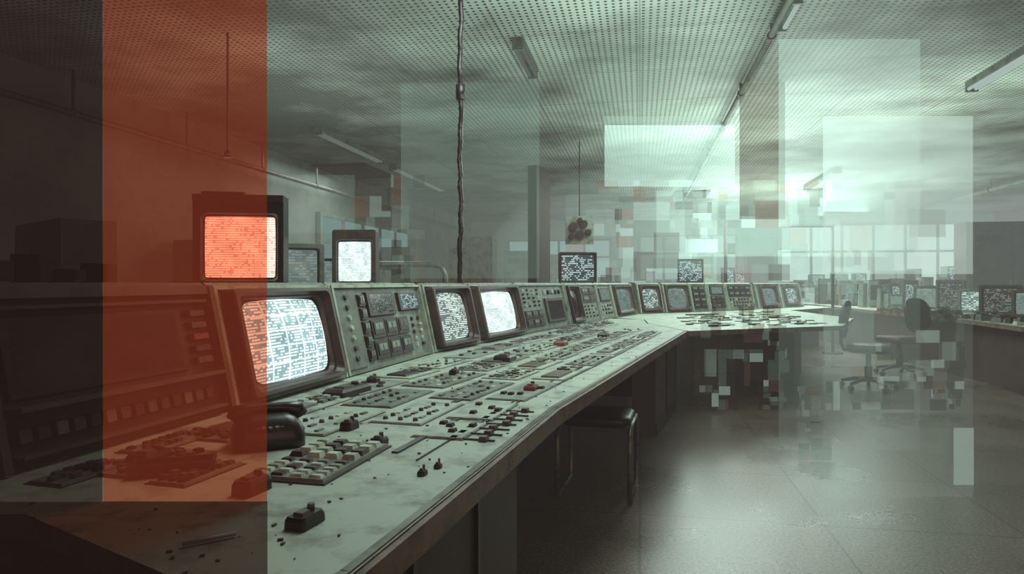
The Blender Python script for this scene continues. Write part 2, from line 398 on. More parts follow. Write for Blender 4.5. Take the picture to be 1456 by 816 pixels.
def crt(mb,Fm,cx,cy,w,h,scr,out=.05,bez=BEZEL,inner=DARK,fill=.745):
    M=Fm@Matrix.Translation((cx,cy,0))
    def R(w,h,r,z): return [(x,y,z) for x,y in rrect(w,h,r,5,bar=.0)]
    rings=[R(w,h,.02,0),R(w,h,.02,out*.9),R(w*.985,h*.985,.02,out),R(w*.93,h*.92,.03,out),R(w*.88,h*.87,.04,out*.55),R(w*.85,h*.84,.045,out*.5),R(w*(fill+.035),h*(fill+.025),.05,.012)]
    mb.loft(M,rings,bez,False,False,smooth=False,mats=[bez,bez,bez,inner,inner,bez])
    b=rings[-1]; mb.loft(M,[[(x,y,z) for x,y,z in b],[(x*.9,y*.9,z-.004) for x,y,z in b]],BLACK,False,True)
    mb.pillow(M,0,0,w*fill,h*(fill-.01),.012,.03,scr)
def cheeks(mb,Fm,W):
    for x in (0.004,W-.022): mb.box(Fm,x,x+.018,0.002,FH,0,.022,PAINT)
    mb.box(Fm,.022,W-.022,FH-.014,FH,0,.02,PAINT); mb.box(Fm,.022,W-.022,.002,.016,0,.02,FRAME)
def crt_module(a,b,scr,name='crt_console',w=.9,h=.86,bez=BEZEL,out=.05,fill=.745):
    G,Fm,W=frames(a,b); mb=MB(); body(mb,G,W); cheeks(mb,Fm,W)
    crt(mb,Fm,W/2,FH/2,(W-.05)*w,FH*h,scr,out,bez,fill=fill)
    for i in range(3): mb.cyl(Fm,(W*.35+i*W*.1,.03,.02),(W*.35+i*W*.1,.03,.04),.008,BLACK,8)
    for i in range(6): mb.box(G,W*.2+i*W*.1,W*.2+i*W*.1+.02,HH+.016,HH+.02,-.4,-.16,BLACK)
    return mb.obj(name)
def gauge(mb,M,x,y,w,h,scr=None):
    mb.box(M,x,x+w,y,y+h,0,.014,DARK,.002)
    mb.box(M,x+w*.12,x+w*.88,y+h*.2,y+h*.88,.014,.018,BLACK)
    if scr: mb.rect_screen(M,x+w*.16,x+w*.84,y+h*.28,y+h*.82,.0185,scr)
    else:
        mb.box(M,x+w*.2,x+w*.8,y+h*.45,y+h*.8,.018,.0195,random.choice([PLATE,PLATE,FRAME,BEZEL]))
        mb.box(M,x+w*.48,x+w*.52,y+h*.45,y+h*.75,.0195,.021,BLACK)
def knobs(mb,M,x,y,w,h,nx,ny,mats=(DARK,BLACK,KEY)):
    for i in range(nx):
        for j in range(ny):
            cx=x+(i+.5)*w/nx; cy=y+(j+.5)*h/ny; r=min(w/nx,h/ny)*.3
            if random.random()<.5: mb.cyl(M,(cx,cy,0),(cx,cy,.02),r,random.choice(mats),10,r*.8)
            else: mb.box(M,cx-r,cx+r,cy-r,cy+r,0,.012,random.choice(mats),.002)
def panel_module(a,b,layout,name='switch_panel_console'):
    G,Fm,W=frames(a,b); mb=MB(); body(mb,G,W,PLATE); cheeks(mb,Fm,W)
    x0,x1=.03,W-.03; w=x1-x0; y0,y1=.025,FH-.02; h=y1-y0
    X=lambda f:x0+w*f; Y=lambda f:y0+h*f
    for it in layout:
        k=it[0]
        if k=='g':
            _,fx,fy,fw,fh,nx,ny=it
            for i in range(nx):
                for j in range(ny):
                    gauge(mb,Fm,X(fx+fw*i/nx)+.004,Y(fy+fh*j/ny)+.004,w*fw/nx-.008,h*fh/ny-.008)
        elif k=='s':
            _,fx,fy,fw,fh,sm=it
            mb.box(Fm,X(fx),X(fx+fw),Y(fy),Y(fy+fh),0,.02,DARK,.004)
            mb.rect_screen(Fm,X(fx+fw*.1),X(fx+fw*.9),Y(fy+fh*.12),Y(fy+fh*.88),.0205,sm)
        elif k=='k':
            _,fx,fy,fw,fh,nx,ny=it; knobs(mb,Fm,X(fx),Y(fy),w*fw,h*fh,nx,ny)
        elif k=='p':
            _,fx,fy,fw,fh,mt=it; mb.box(Fm,X(fx),X(fx+fw),Y(fy),Y(fy+fh),0,.008,mt,.002)
    return mb.obj(name)
def P(i,t): a,b=B[i],B[i+1]; return (a[0]+(b[0]-a[0])*t,a[1]+(b[1]-a[1])*t)
def dark_module(a,b):
    G,Fm,W=frames(a,b); mb=MB(); body(mb,G,W,DARK)
    for x in (0.004,W-.026): mb.box(Fm,x,x+.022,0.002,FH,0,.03,BEZEL)
    mb.box(Fm,.026,W-.026,FH-.03,FH,0,.026,BEZEL)
    M=Fm
    mb.box(M,.05,W-.05,.13,.15,0,.05,BEZEL,.004)
    mb.box(M,.05,W-.05,.385,.40,0,.03,DARK,.003)
    mb.box(M,.06,W*.80,.165,.375,0,.012,BLACK,.004); mb.rect_screen(M,.09,W*.77,.18,.36,.0125,S_OFF)
    for j in range(5): mb.box(M,W*.84,W*.93,.18+j*.04,.205+j*.04,0,.02,[BEZEL,DARK,RED][j%3],.003)
    for i in range(14): mb.box(M,.06+i*(W-.14)/14,.06+(i+.75)*(W-.14)/14,.06,.10,0,.02,[BEZEL,DARK,FRAME][i%3],.003)
    mb.box(M,.05,W-.05,.02,.035,0,.035,BEZEL,.003)
    for i in range(5): mb.box(G,.1+i*.12,.1+i*.12+.05,HH+.016,HH+.06+.02*(i%3),-.35,-.25,BLACK,.004)
    mb.obj('dark_display_console')
dark_module(P(1,.42),P(2,-.005))
crt_module(P(2,0),P(3,0),S_BIG,w=.90,h=.92,out=.06,fill=.79)
panel_module(P(3,.005),P(4,.02),[('p',0,0,.2,1,FRAME),('k',.03,.06,.14,.9,1,7),('s',.30,.62,.32,.34,S_DARK),('s',.68,.66,.28,.28,S_BLUE),
   ('g',.30,.32,.46,.27,3,1),('g',.30,.04,.46,.27,3,1),('k',.79,.08,.18,.5,2,5),('g',.22,.04,.07,.9,1,5)])
crt_module(P(4,.03),P(4,.42),S_MED,w=.92,h=.90,out=.07,fill=.79)
crt_module(P(4,.43),P(5,.0),S_WHITE,w=.92,h=.90,out=.07,fill=.79)
panel_module(P(5,.01),P(5,.43),[('k',.03,.5,.4,.46,4,5),('g',.03,.05,.4,.4,3,2),('s',.5,.1,.45,.6,S_OFF),('k',.5,.75,.45,.2,5,1)])
crt_module(P(5,.44),P(5,.60),S_OFF,w=.9,h=.9,bez=DARK)
panel_module(P(5,.61),P(5,.83),[('g',.05,.5,.9,.45,2,2),('k',.05,.05,.9,.4,4,4)])
panel_module(P(5,.84),P(6,.13),[('s',.1,.5,.8,.42,S_GREY),('k',.1,.06,.8,.36,4,3)])
crt_module(P(6,.14),P(6,.95),S_GREY,w=.85,h=.86)
crt_module(P(7,.02),P(7,.20),S_WIN,w=.9,h=.86)
crt_module(P(7,.215),P(7,.43),S_GREY,w=.94,h=.9)
panel_module(P(7,.435),P(7,.58),[('g',.05,.05,.9,.9,2,4)])
panel_module(P(7,.585),P(7,.745),[('s',.08,.6,.84,.34,S_GREY),('g',.05,.05,.9,.5,3,3)])
panel_module(P(7,.75),P(7,1),[('g',.04,.5,.92,.46,4,2),('k',.04,.06,.92,.4,8,3)])

# ---------------------------------------------------------------- desk controls (one object)
mb=MB()
def dM(x,y,extra=0):
    _,a=atY(F,max(y,1.06)); return T(x,y,DZ+.0005,a+extra)
def plate(M,l,w,mat=PLATE,h=.006):
    mb.box(M,-.005,l+.005,-.005,w+.005,0,.0015,DARK); mb.box(M,0,l,0,w,0,h,mat,.003)
def keys(M,x,y,l,w,nx,ny,mats,z=.006,h=.010,fill=.72,pr=1):
    for i in range(nx):
        for j in range(ny):
            if random.random()>pr: continue
            cx=x+(i+.5)*l/nx; cy=y+(j+.5)*w/ny; a=l/nx*fill/2; b=w/ny*fill/2
            mb.box(M,cx-a,cx+a,cy-b,cy+b,z,z+h*random.uniform(.7,1.2),random.choice(mats),min(a,b)*.18)
def slot(M,x,y,l,w): mb.box(M,x,x+l,y,y+w,.001,.0045,BLACK)
def qpt(y,q):
    b,_=atY(B,y); f,_=atY(F,y); return b.lerp(f,q)
rows=[(.72,.14),(.52,.16),(.30,.18),(.10,.16)]
for ri,(q,wf) in enumerate(rows):
    y=2.15 if q>.3 else 2.0
    if ri==0: y=1.95
    while y<7.6:
        l=random.choice([.22,.3,.38,.46])*(1+.05*y)
        if y+l>8.1: break
        if y>6.3 and q>.5: break
        f0=qpt(min(y,6.35),q+wf) if y<6.4 else Vector((atY(B,y)[0].x+.9-(.9*(1-q-wf)),y,0))
        W=wf*1.1; M=dM(f0.x,f0.y)
        k=random.random()
        plate(M,l*.92,W,random.choice([PLATE,PAINT,PAINT,FRAME]))
        if k<.35:
            keys(M,.015,.015,l*.88,W*.8,int(l/.032),4,[KEY,PLATE,BEZEL,DARK,BEZEL],h=.007,pr=.8)
        elif k<.55:
            for j in range(4): slot(M,.02,W*(.12+.22*j),l*.8,.008)
            for j in range(4):
                xx=random.uniform(.05,l*.7); mb.box(M,xx,xx+.03,W*(.12+.22*j)-.006,W*(.12+.22*j)+.016,.005,.016,DARK,.003)
        elif k<.75:
            n=int(l/.06)
            for i in range(n):
                for j in range(3):
                    cx=.04+i*.055; cy=W*(.2+.3*j)
                    if cx>l*.85 or random.random()<.2: continue
                    if random.random()<.4: mb.cyl(M,(cx,cy,.006),(cx,cy,.016),.009,random.choice([DARK,BEZEL,METAL,BEZEL]),10,.007)
                    else: mb.box(M,cx-.018,cx+.018,cy-.008,cy+.008,.006,.011,random.choice([DARK,BEZEL,PLATE,KEY,FRAME]),.002)
        else:
            mb.box(M,.03,l*.5,W*.2,W*.8,.006,.014,BLACK if random.random()<.5 else BEZEL,.004); keys(M,l*.55,W*.15,l*.34,W*.7,3,3,[DARK,BEZEL,KEY,FRAME],pr=.85)
        y+=l+.03
for (x,y,l) in [(-.30,1.80,.62),(-.21,2.55,.5)]:
    slot(dM(x,y),0,0,l,.02)
M=dM(-.05,1.93)
for i in range(7):
    slot(M,i*.075,.0,.008,.10); mb.box(M,i*.075-.012,i*.075+.02,.02+.01*(i%3),.045+.01*(i%3),.002,.014,BEZEL,.003)
    mb.box(M,i*.075-.014,i*.075+.024,.115,.135,.001,.006,RED if i%3==1 else BEZEL)
for (x,y,l,w) in [(-.24,1.72,.9,.003),(-.08,2.2,1.3,.004),(.2,3.0,1.6,.005),(.6,4.1,1.8,.006)]:
    slot(dM(x,y),0,0,l,w)
for (x,y,l,w) in [(-.99,1.50,.2,.10),(-.86,1.56,.26,.12),(-.72,1.50,.2,.1),(-.95,1.78,.3,.1),(-.80,1.92,.34,.12)]:
    M=dM(x,y); plate(M,l,w,FRAME)
    keys(M,.01,.01,l*.9,w*.8,int(l/.03),3,[DARK,BEZEL,BLACK,BEZEL],pr=.75)
for i in range(420):
    y=random.uniform(1.05,6.2); pz=qpt(y,random.uniform(.1,.98)); s=random.uniform(.001,.005)
    M=T(pz.x,pz.y,DZ,random.uniform(0,3)); mb.box(M,-s,s,-s*.6,s*.6,.0005,s*.8,random.choice([BLACK,DARK,BEZEL,DARK,BEZEL]))
mb.obj('desk_control_panel')

mb=MB(); M=dM(-.42,1.52,.05)
mb.box(M,-.006,.366,-.006,.206,0,.004,DARK); mb.box(M,0,.36,0,.20,0,.010,FRAME,.004)
for i in range(4):
    for j in range(4):
        cx=.19+i*.043; cy=.028+j*.048
        mb.box(M,cx-.017,cx+.017,cy-.019,cy+.019,.010,.022,KEY if random.random()<.9 else DARK,.005)
for j in range(4):
    for i in range(5):
        cx=.02+i*.03; cy=.028+j*.048
        mb.box(M,cx-.010,cx+.010,cy-.016,cy+.016,.010,.016,random.choice([KEY,PLATE,KEY,DARK]),.003)
mb.obj('keypad')

def gadget(x,y,l,w,h,mat,name='control_box',top=RED,rz=0):
    mb=MB(); M=T(x,y,DZ+.001,rz+math.radians(72))
    r0=[(a,b,0) for a,b in rrect(l,w,.008,3)]; r1=[(a*.97,b*.97,h*.7) for a,b in rrect(l,w,.008,3)]; r2=[(a*.85,b*.82,h) for a,b in rrect(l,w,.008,3)]
    mb.loft(M,[r0,r1,r2],mat,smooth=False)
    mb.box(M,-l*.3,l*.05,-w*.25,w*.25,h,h+.006,BEZEL,.002); mb.cyl(M,(l*.25,0,h),(l*.25,0,h+.012),w*.16,top,12)
    return mb.obj(name)
gadget(-.385,1.27,.075,.045,.022,BLACK,top=BEZEL)
gadget(-.21,1.60,.030,.020,.010,BLACK,top=BEZEL); gadget(-.18,1.66,.026,.018,.009,BLACK,top=RED)
gadget(-.66,2.74,.22,.10,.035,DARK,top=BLACK); gadget(-.50,2.1,.06,.04,.025,BLACK,top=BLACK)
gadget(.08,2.84,.08,.05,.025,RED,top=BLACK); gadget(-.04,3.90,.14,.10,.04,BLACK,top=RED); gadget(.35,4.9,.14,.08,.035,RED,top=BLACK)
gadget(-.37,1.90,.05,.04,.02,BLACK,top=BEZEL); gadget(-.90,1.70,.10,.07,.03,BLACK,top=BEZEL); gadget(-.56,1.47,.08,.05,.03,DARK,top=BLACK)
gadget(.75,5.6,.14,.08,.04,BLACK); gadget(-.28,3.3,.05,.04,.03,BLACK,top=BEZEL); gadget(-.62,3.05,.05,.05,.03,BLACK,top=BEZEL)
mb=MB(); M=T(-.80,1.62,DZ+.008,math.radians(20))
for (a,b,c,d) in [(-.09,.09,-.035,-.028),(-.09,.09,.028,.035),(-.09,-.083,-.028,.028),(.083,.09,-.028,.028)]: mb.box(M,a,b,c,d,0,.022,BLACK)
mb.box(M,-.083,.083,-.028,.028,0,.004,BEZEL); mb.obj('pen_tray')

mb=MB(); M=T(-.68,1.90,DZ+.001,math.radians(25))
R=[]
for k,(s,z) in enumerate([(1,0),(1,.03),(.93,.055),(.74,.08),(.5,.09)]):
    R.append([(a*s,b*s,z) for a,b in rrect(.19,.16,.035,5)])
mb.loft(M,R,BLACK,smooth=True)
mb.tube(M,[(-.09,0,.075),(-.08,0,.092),(-.05,0,.10),(0,0,.102),(.05,0,.10),(.08,0,.092),(.09,0,.075)],[.02,.026,.015,.013,.015,.026,.02],BLACK,12)
for i in range(12):
    a=2*PI*i/12; mb.cyl(M,(math.cos(a)*.035,-.055+math.sin(a)*.018,.05),(math.cos(a)*.035,-.06+math.sin(a)*.018,.062),.006,BEZEL,8)
mb.obj('desk_telephone')
mb=MB(); mb.cyl(I4,(-.56,1.16,DZ+.006),(-.49,1.21,DZ+.006),.004,KEY,8); mb.obj('pencil')

# ---------------------------------------------------------------- rear cabinets and monitors behind the bank
mb=MB()
def rear(a,b,off0,off1,z):
    a=Vector(a);b=Vector(b); M=T(a.x,a.y,0,math.atan2((b-a).y,(b-a).x)); l=(b-a).length
    mb.box(M,0,l,off0,off1,0,z,CABM)
    n=int(l/.6)
    for i in range(n+1): mb.box(M,i*l/n-.01,i*l/n+.01,off0-.01,off0,.05,z,BLACK)
    mb.box(M,-.02,l+.02,off0-.015,off1+.015,z,z+.02,FRAME)
rear((-.99,2.41),(-.526,4.32),.60,1.25,1.13); rear((-.526,4.32),(.105,5.98),.62,1.2,1.10)
mb.obj('rear_equipment_cabinet')

def crt_monitor(x,y,z,w,h,d,rz,scr,case=DARK,name='crt_monitor',hood=False,stand=.0,rad=.1,fw=.78,fh=.76):
    mb=MB(); M=T(x,y,z,rz)
    F2=M@Matrix.Translation((0,0,stand))@Matrix(((1,0,0,0),(0,0,-1,0),(0,1,0,0),(0,0,0,1)))
    def R(s,zz,sy=None): return [(a*s,(b)*(sy or s)+h/2,zz) for a,b in rrect(w,h,.02,3)]
    mb.loft(F2,[R(.62,-d),R(.72,-d*.75),R(.97,-d*.35),R(.99,-.0),],case,smooth=False)
    def Q(fx,fy,zz,r=.02): return [(a,b+h/2,zz) for a,b in rrect(w*fx,h*fy,r,5)]
    mb.loft(F2,[Q(1,1,-.02),Q(1,1,.03),Q(fw+.08,fh+.08,.03),Q(fw+.04,fh+.04,.008,.03)],case,False,False,smooth=False)
    mb.loft(F2,[Q(fw+.04,fh+.04,.008,.03),Q(fw+.02,fh+.02,.004,.03)],BLACK,False,True)
    mb.pillow(F2,0,h/2,w*fw,h*fh,.006,.012,scr,r=rad*.6,bar=.01)
    for i in range(4): mb.cyl(F2,(w*.25+i*.02*w/.4,h*.04,.03),(w*.25+i*.02*w/.4,h*.04,.038),.006,BEZEL,8)
    if hood:
        mb.box(F2,-w/2-.012,w/2+.012,h,h+.04,-d*.3,.06,case)
        mb.box(F2,-w/2-.012,-w/2,h*.1,h,-d*.3,.05,case); mb.box(F2,w/2,w/2+.012,h*.1,h,-d*.3,.05,case)
        mb.box(F2,-w*.45,w*.05,h+.04,h+.06,-.1,.02,case)
    return mb.obj(name)
crt_monitor(-1.53,3.85,1.151,.46,.50,.34,math.radians(8),S_WARM,BLACK,hood=True,rad=.06,fw=.82,fh=.68)
crt_monitor(-1.22,5.30,1.121,.34,.49,.32,math.radians(-2),S_WHITE,BEZEL,rad=.08,fw=.74,fh=.62)
crt_monitor(-1.47,4.55,1.121,.42,.34,.3,math.radians(20),S_GREY,FRAME)
crt_monitor(.90,9.35,1.2,.52,.42,.3,math.radians(6),S_BLUE,DARK,fw=.86,fh=.82)
crt_monitor(2.98,11.40,1.2,.42,.40,.2,math.radians(-15),S_BLUE,DARK,fw=.86,fh=.82)
mb=MB(); M=T(.90,9.55,0,math.radians(6)); mb.box(M,-.30,.25,-.25,.32,0,1.18,CABM); mb.box(M,-.32,.27,-.27,.34,1.18,1.2,FRAME); mb.obj('equipment_rack')
mb=MB(); M=T(2.95,11.52,0,math.radians(-15)); mb.box(M,-.22,.22,-.12,.2,0,1.18,CABM); mb.box(M,-.24,.24,-.14,.22,1.18,1.2,FRAME); mb.obj('equipment_rack')

mb=MB(); pts=[];rad=[]
n=90
for i in range(n):
    z=3.4-(3.4-1.205)*i/(n-1)
    pts.append((-.38+.003*math.sin(i*.7)+.005*math.sin(i*.21), 5.03+.006*math.cos(i*.6), z)); rad.append(.014+.006*abs(math.sin(i*1.3)))
mb.tube(I4,pts,rad,BLACK,8)
mb.tube(I4,[(a+.016*math.sin(k*.8),b+.016*math.cos(k*.8),c) for k,(a,b,c) in enumerate(pts)],.006,BLACK,6)
mb.cyl(I4,(-.38,5.03,2.55),(-.38,5.03,2.66),.034,BLACK,12); mb.cyl(I4,(-.38,5.03,3.36),(-.38,5.03,3.4),.06,METAL,14)
mb.obj('hanging_cable')
mb=MB(); mb.cyl(I4,(-2.5,6.0,2.35),(-2.5,6.0,3.4),.009,DARK); mb.cyl(I4,(-2.5,6.0,2.30),(-2.5,6.0,2.36),.04,DARK,16,.02); mb.obj('ceiling_microphone')
mb=MB(); M=T(.42,11.5,0,RA-.25); mb.box(M,-.08,.08,-.2,.4,0,3.15,COLM); mb.box(M,-.1,.1,-.22,.42,0,.14,BLACK); mb.box(M,-.06,.06,-.21,-.2,.2,3.1,BLACK); mb.obj('pillar')
mb=MB(); mb.cyl(I4,(3.85,12.3,0),(3.85,12.3,2.3),.03,DARK,12); mb.cyl(I4,(3.85,12.3,0),(3.85,12.3,.03),.14,DARK,16); mb.obj('metal_post')
mb=MB(); mb.cyl(I4,(5.45,11.6,0),(5.45,11.6,2.2),.025,DARK,12); mb.cyl(I4,(5.45,11.6,0),(5.45,11.6,.03),.16,DARK,16); mb.box(I4,4.6,5.45,11.585,11.615,2.14,2.17,DARK); mb.obj('metal_post')
mb=MB(); M=T(1.05,10.6,0,0)
mb.box(M,-.22,.22,.0,.04,1.80,2.24,PLATE)
for (a,b,r) in [(-.1,2.07,.07),(.06,2.11,.06),(.0,1.95,.07),(.13,1.98,.05),(-.13,1.92,.05),(.0,2.17,.04)]:
    mb.cyl(M,(a,0,b),(a,-.07,b),r,DARK,16); mb.cyl(M,(a,-.07,b),(a,-.075,b),r*.75,BLACK,16)
mb.cyl(M,(0,.03,2.2),(0,.03,3.4),.008,DARK); mb.obj('gauge_cluster')

# ---------------------------------------------------------------- second desk wing and its continuation
mb=MB()
wing=[(1.66,6.42),(3.50,7.22),(4.35,8.7),(4.6,11.3),(6.0,12.7),(5.95,13.7),(4.10,12.05),(1.5,10.35),(1.05,9.2),(1.64,8.45),(1.52,7.6)]
mb.prism(I4,wing,DZ-.05,DZ-.002,PAINT,WOOD)
mb.prism(I4,[(1.95,7.3),(2.45,7.5),(2.45,8.3),(1.95,8.3)],0,DZ-.05,GREYC)
for z in (.22,.45): mb.box(I4,1.96,2.44,7.33,7.36,z,z+.01,BLACK)
mb.prism(I4,[(2.5,7.75),(3.35,8.1),(3.9,9.2),(4.2,10.8),(4.2,11.8),(3.8,11.8),(3.9,10.4),(3.4,9.1),(2.5,8.5)],0,DZ-.05,CABM)
mb.prism(I4,[(4.6,11.7),(5.8,12.9),(5.8,13.3),(4.4,12.1)],0,DZ-.05,CABM)
mb.obj('side_desk')
mb=MB()
for i in range(110):
    t=random.random(); u=random.random()
    a=Vector((1.8,6.75)).lerp(Vector((3.4,7.45)),t); b=Vector((2.2,9.4)).lerp(Vector((4.2,11.0)),t); q=a.lerp(b,u)
    s=random.uniform(.02,.07); M=T(q.x,q.y,DZ-.001,random.uniform(.2,.6)); mb.box(M,-s,s,-s*.6,s*.6,0,random.uniform(.006,.02),random.choice([DARK,BEZEL,KEY,FRAME,PLATE,KEY]),.002)
mb.obj('desk_switches')
LB=[(4.25,11.75),(4.9,12.35),(5.5,12.9)]
for (a,b,s) in [(LB[0],LB[1],S_GREY),(LB[1],LB[2],S_WIN)]:
    crt_module(a,b,s,w=.7,h=.8)

# ---------------------------------------------------------------- right-hand counter
mb=MB()
rc=[(4.9,6.0),(5.2,6.93),(5.54,8.24),(5.75,9.7),(6.05,12.1),(6.8,18.2),(8.1,18.2),(7.5,12.1),(7.2,9.7),(6.9,8.2),(6.6,6.0)]
mb.prism(I4,rc,DZ-.05,DZ,PAINT,WOOD)
rb=[(5.05,6.1),(5.35,6.93),(5.69,8.24),(5.9,9.7),(6.2,12.1),(6.95,18.1),(7.9,18.1),(7.3,12.1),(7.0,9.7),(6.8,8.2),(6.5,6.1)]
mb.prism(I4,rb,0,DZ-.05,CABM); mb.obj('right_counter')
def clutter(name,region,n,zz,smin=.04,smax=.16,hmax=.28,mats=None):
    mb=MB(); mats=mats or [DARK,BEZEL,FRAME,PLATE,PAINT,CABM,KEY]
    for i in range(n):
        x,y=region(random.random(),random.random()); s=random.uniform(smin,smax); h=random.uniform(.03,hmax); M=T(x,y,zz+.001,random.uniform(-.5,.5))
        m=random.choice(mats)
        mb.box(M,-s,s,-s*.7,s*.7,0,h,m,.01*random.random())
        if h>.12: mb.rect_screen(M@Matrix(((1,0,0,0),(0,0,-1,-s*.71),(0,1,0,0),(0,0,0,1))),-s*.7,s*.7,h*.3,h*.85,.002,random.choice([S_DARK,S_GREY,S_BLUE,S_OFF,S_GREY]))
        else: mb.box(M,-s*.5,s*.5,-s*.4,s*.3,h,h+.01,BLACK)
    return mb.obj(name)
clutter('counter_instruments',lambda a,b:(6.45+.8*a+.6*b,12+b*6),110,DZ,.06,.2,.55,[DARK,BEZEL,FRAME,CABM,BLACK,PLATE])
clutter('counter_keyboards',lambda a,b:(5.40+.45*a+.45*b,6.9+b*4),110,DZ,.03,.10,.08)
for i,(x,y,s,w,h) in enumerate([(6.5,7.5,S_GREY,.42,.36),(6.6,8.15,S_DARK,.36,.5),(6.7,8.8,S_GREY,.42,.36),(6.8,9.5,S_DARK,.5,.42),(6.9,10.2,S_WIN,.4,.36),(7.0,10.9,S_DARK,.4,.5),(7.05,11.6,S_GREY,.4,.4)]):
    crt_monitor(x,y,DZ+.001,w,h,.26,math.radians(-48),s,[DARK,FRAME,BEZEL][i%3])
for (x,y,l,hm) in [(3.4,15.5,3.6,1),(10.6,14.2,3.0,1.5),(1.6,18.5,3.4,1.2),(5.0,20.5,5.0,1.5),(-1.4,14.5,2.4,1.4),(-.9,18.5,2.0,1.2),(9.6,19.0,2.6,1.4),(10.0,16.6,2.6,1.4),(-1.75,7.6,2.3,1.25),(5.0,17.6,2.6,1.5)]:
    mb=MB(); M=T(x,y,0,RA)
    mb.box(M,-l/2,l/2,-.4,.4,.70,.75,PAINT)
    for sx in (-l/2+.05,0,l/2-.09): mb.box(M,sx-.25*(sx==0),sx+.25*(sx==0)+.04,-.36,.36,0,.7,CABM)
    mb.box(M,-l/2+.05,l/2-.05,.3,.34,.1,.7,CABM)
    mb.box(M,-l/2,l/2,.1,.38,.75,.80,FRAME)
    xx=-l/2+.1
    while xx<l/2-.5:
        w=random.uniform(.2,.5); h=random.uniform(.2,.55)*hm
        mb.box(M,xx,xx+w,.0,.36,.80,.80+h,random.choice([DARK,FRAME,BEZEL,CABM,PLATE]))
        if random.random()<.75: mb.rect_screen(M@Matrix(((1,0,0,0),(0,0,-1,0),(0,1,0,0),(0,0,0,1))),xx+.04,xx+w-.04,.80+h*.45,.80+h-.03,.004,random.choice([S_DARK,S_GREY,S_BLUE,S_GREY,S_OFF]))
        xx+=w+random.uniform(.01,.3)
    mb.obj('equipment_bench')
def tall_cab(x,y,w,h,d,mat,rz=RA,name='tall_cabinet'):
    mb=MB(); M=T(x,y,0,rz); mb.box(M,-w/2,w/2,0,d,0,h,mat)
    for i in range(2):
        mb.box(M,-w/2+i*w/2+.02,-w/2+(i+1)*w/2-.02,-.015,0,.1,h-.05,mat,.004); mb.box(M,-.05+i*.07,-.03+i*.07,-.03,-.015,h*.5,h*.5+.12,METAL)
    for z in range(4): mb.box(M,-w*.4,-w*.1,-.02,-.015,h*.85+z*.03,h*.85+z*.03+.012,BLACK)
    return mb.obj(name)
tall_cab(8.95,12.2,1.5,2.3,.5,CABM); tall_cab(-.70,11.5,.75,1.98,.4,WOOD); tall_cab(-1.9,10.5,.7,1.75,.4,GREYC)
tall_cab(-3.9,8.6,1.0,1.75,.4,CABM,RA-.2); tall_cab(-3.9,5.6,1.1,1.7,.4,CABM,RA-.5); tall_cab(.3,17,1.0,2.0,.4,GREYC); tall_cab(1.6,21.5,1.3,2.1,.4,GREYC)
mb=MB(); mb.tube(I4,[(-2.9,9.0,0),(-2.9,9.0,1.3),(-2.86,9.0,1.42),(-2.7,9.02,1.45),(-1.1,9.2,1.45),(-.95,9.2,1.42),(-.9,9.2,1.3),(-.9,9.2,0)],.04,METAL,12); mb.obj('service_pipe')

# ---------------------------------------------------------------- chairs
def swivel(x,y,rz):
    mb=MB(); M=T(x,y,0,rz)
    for i in range(5):
        a=2*PI*i/5; e=Vector((math.cos(a)*.29,math.sin(a)*.29,.07))
        mb.tube(M,[(0,0,.12),(e.x*.5,e.y*.5,.11),(e.x,e.y,.075)],[.026,.022,.016],DARK,8)
        mb.cyl(M,(e.x-.02*math.sin(a),e.y+.02*math.cos(a),.03),(e.x+.02*math.sin(a),e.y-.02*math.cos(a),.03),.03,BLACK,12)
    mb.cyl(M,(0,0,.10),(0,0,.42),.028,METAL,14); mb.cyl(M,(0,0,.10),(0,0,.26),.04,BLACK,14)
    R=[[(a*s,b*s,z) for a,b in rrect(.46,.45,.1,6)] for s,z in [(.85,.42),(1,.45),(1,.48),(.92,.505),(.6,.51)]]
    mb.loft(M,R,BLACK)
    mb.tube(M,[(0,.1,.43),(0,.25,.44),(0,.28,.52),(0,.27,.80)],.02,DARK,10)
    Mb=M@Matrix.Translation((0,.23,.79))@Matrix.Rotation(math.radians(97),4,'X')
    R=[[(a*s,b*s,z-(a*a)*.8) for a,b in rrect(.42,.44,.16,8)] for s,z in [(.8,-.03),(.98,-.015),(1,.01),(.9,.035),(.5,.045)]]
    mb.loft(Mb,R,BLACK)
    return mb.obj('swivel_chair')
swivel(4.02,7.70,math.radians(62)); swivel(5.05,8.9,math.radians(200)); swivel(7.9,9.2,math.radians(-60))
mb=MB(); M=T(.50,3.95,0,math.radians(-15))
R=[[(a*s,b*s,z) for a,b in rrect(.40,.38,.07,6)] for s,z in [(.9,.40),(1,.42),(1,.445),(.9,.46),(.5,.465)]]
mb.loft(M,R,BLACK)
for s in (-.2,.2):
    mb.tube(M,[(s,-.2,0.015),(s,.2,.015),(s,.22,.04),(s,.21,.38),(s,.16,.415),(s,-.12,.415),(s,-.19,.39),(s,-.215,.32),(s,-.22,.2),(s,-.22,.02)],.014,METAL,10)
mb.box(M,-.17,-.15,.19,.21,.42,.66,METAL); mb.box(M,.15,.17,.19,.21,.42,.66,METAL)
mb.box(M,-.18,.18,.18,.22,.52,.68,BLACK)
mb.obj('tubular_chair')
mb=MB(); M=T(2.75,7.4,0,0)
R=[[(math.cos(a)*r,math.sin(a)*r,z) for a in [2*PI*i/20 for i in range(20)]] for r,z in [(.12,0),(.15,.34),(.16,.35),(.14,.34),(.11,.02)]]
mb.loft(M,R,BEZEL); mb.obj('waste_bin')

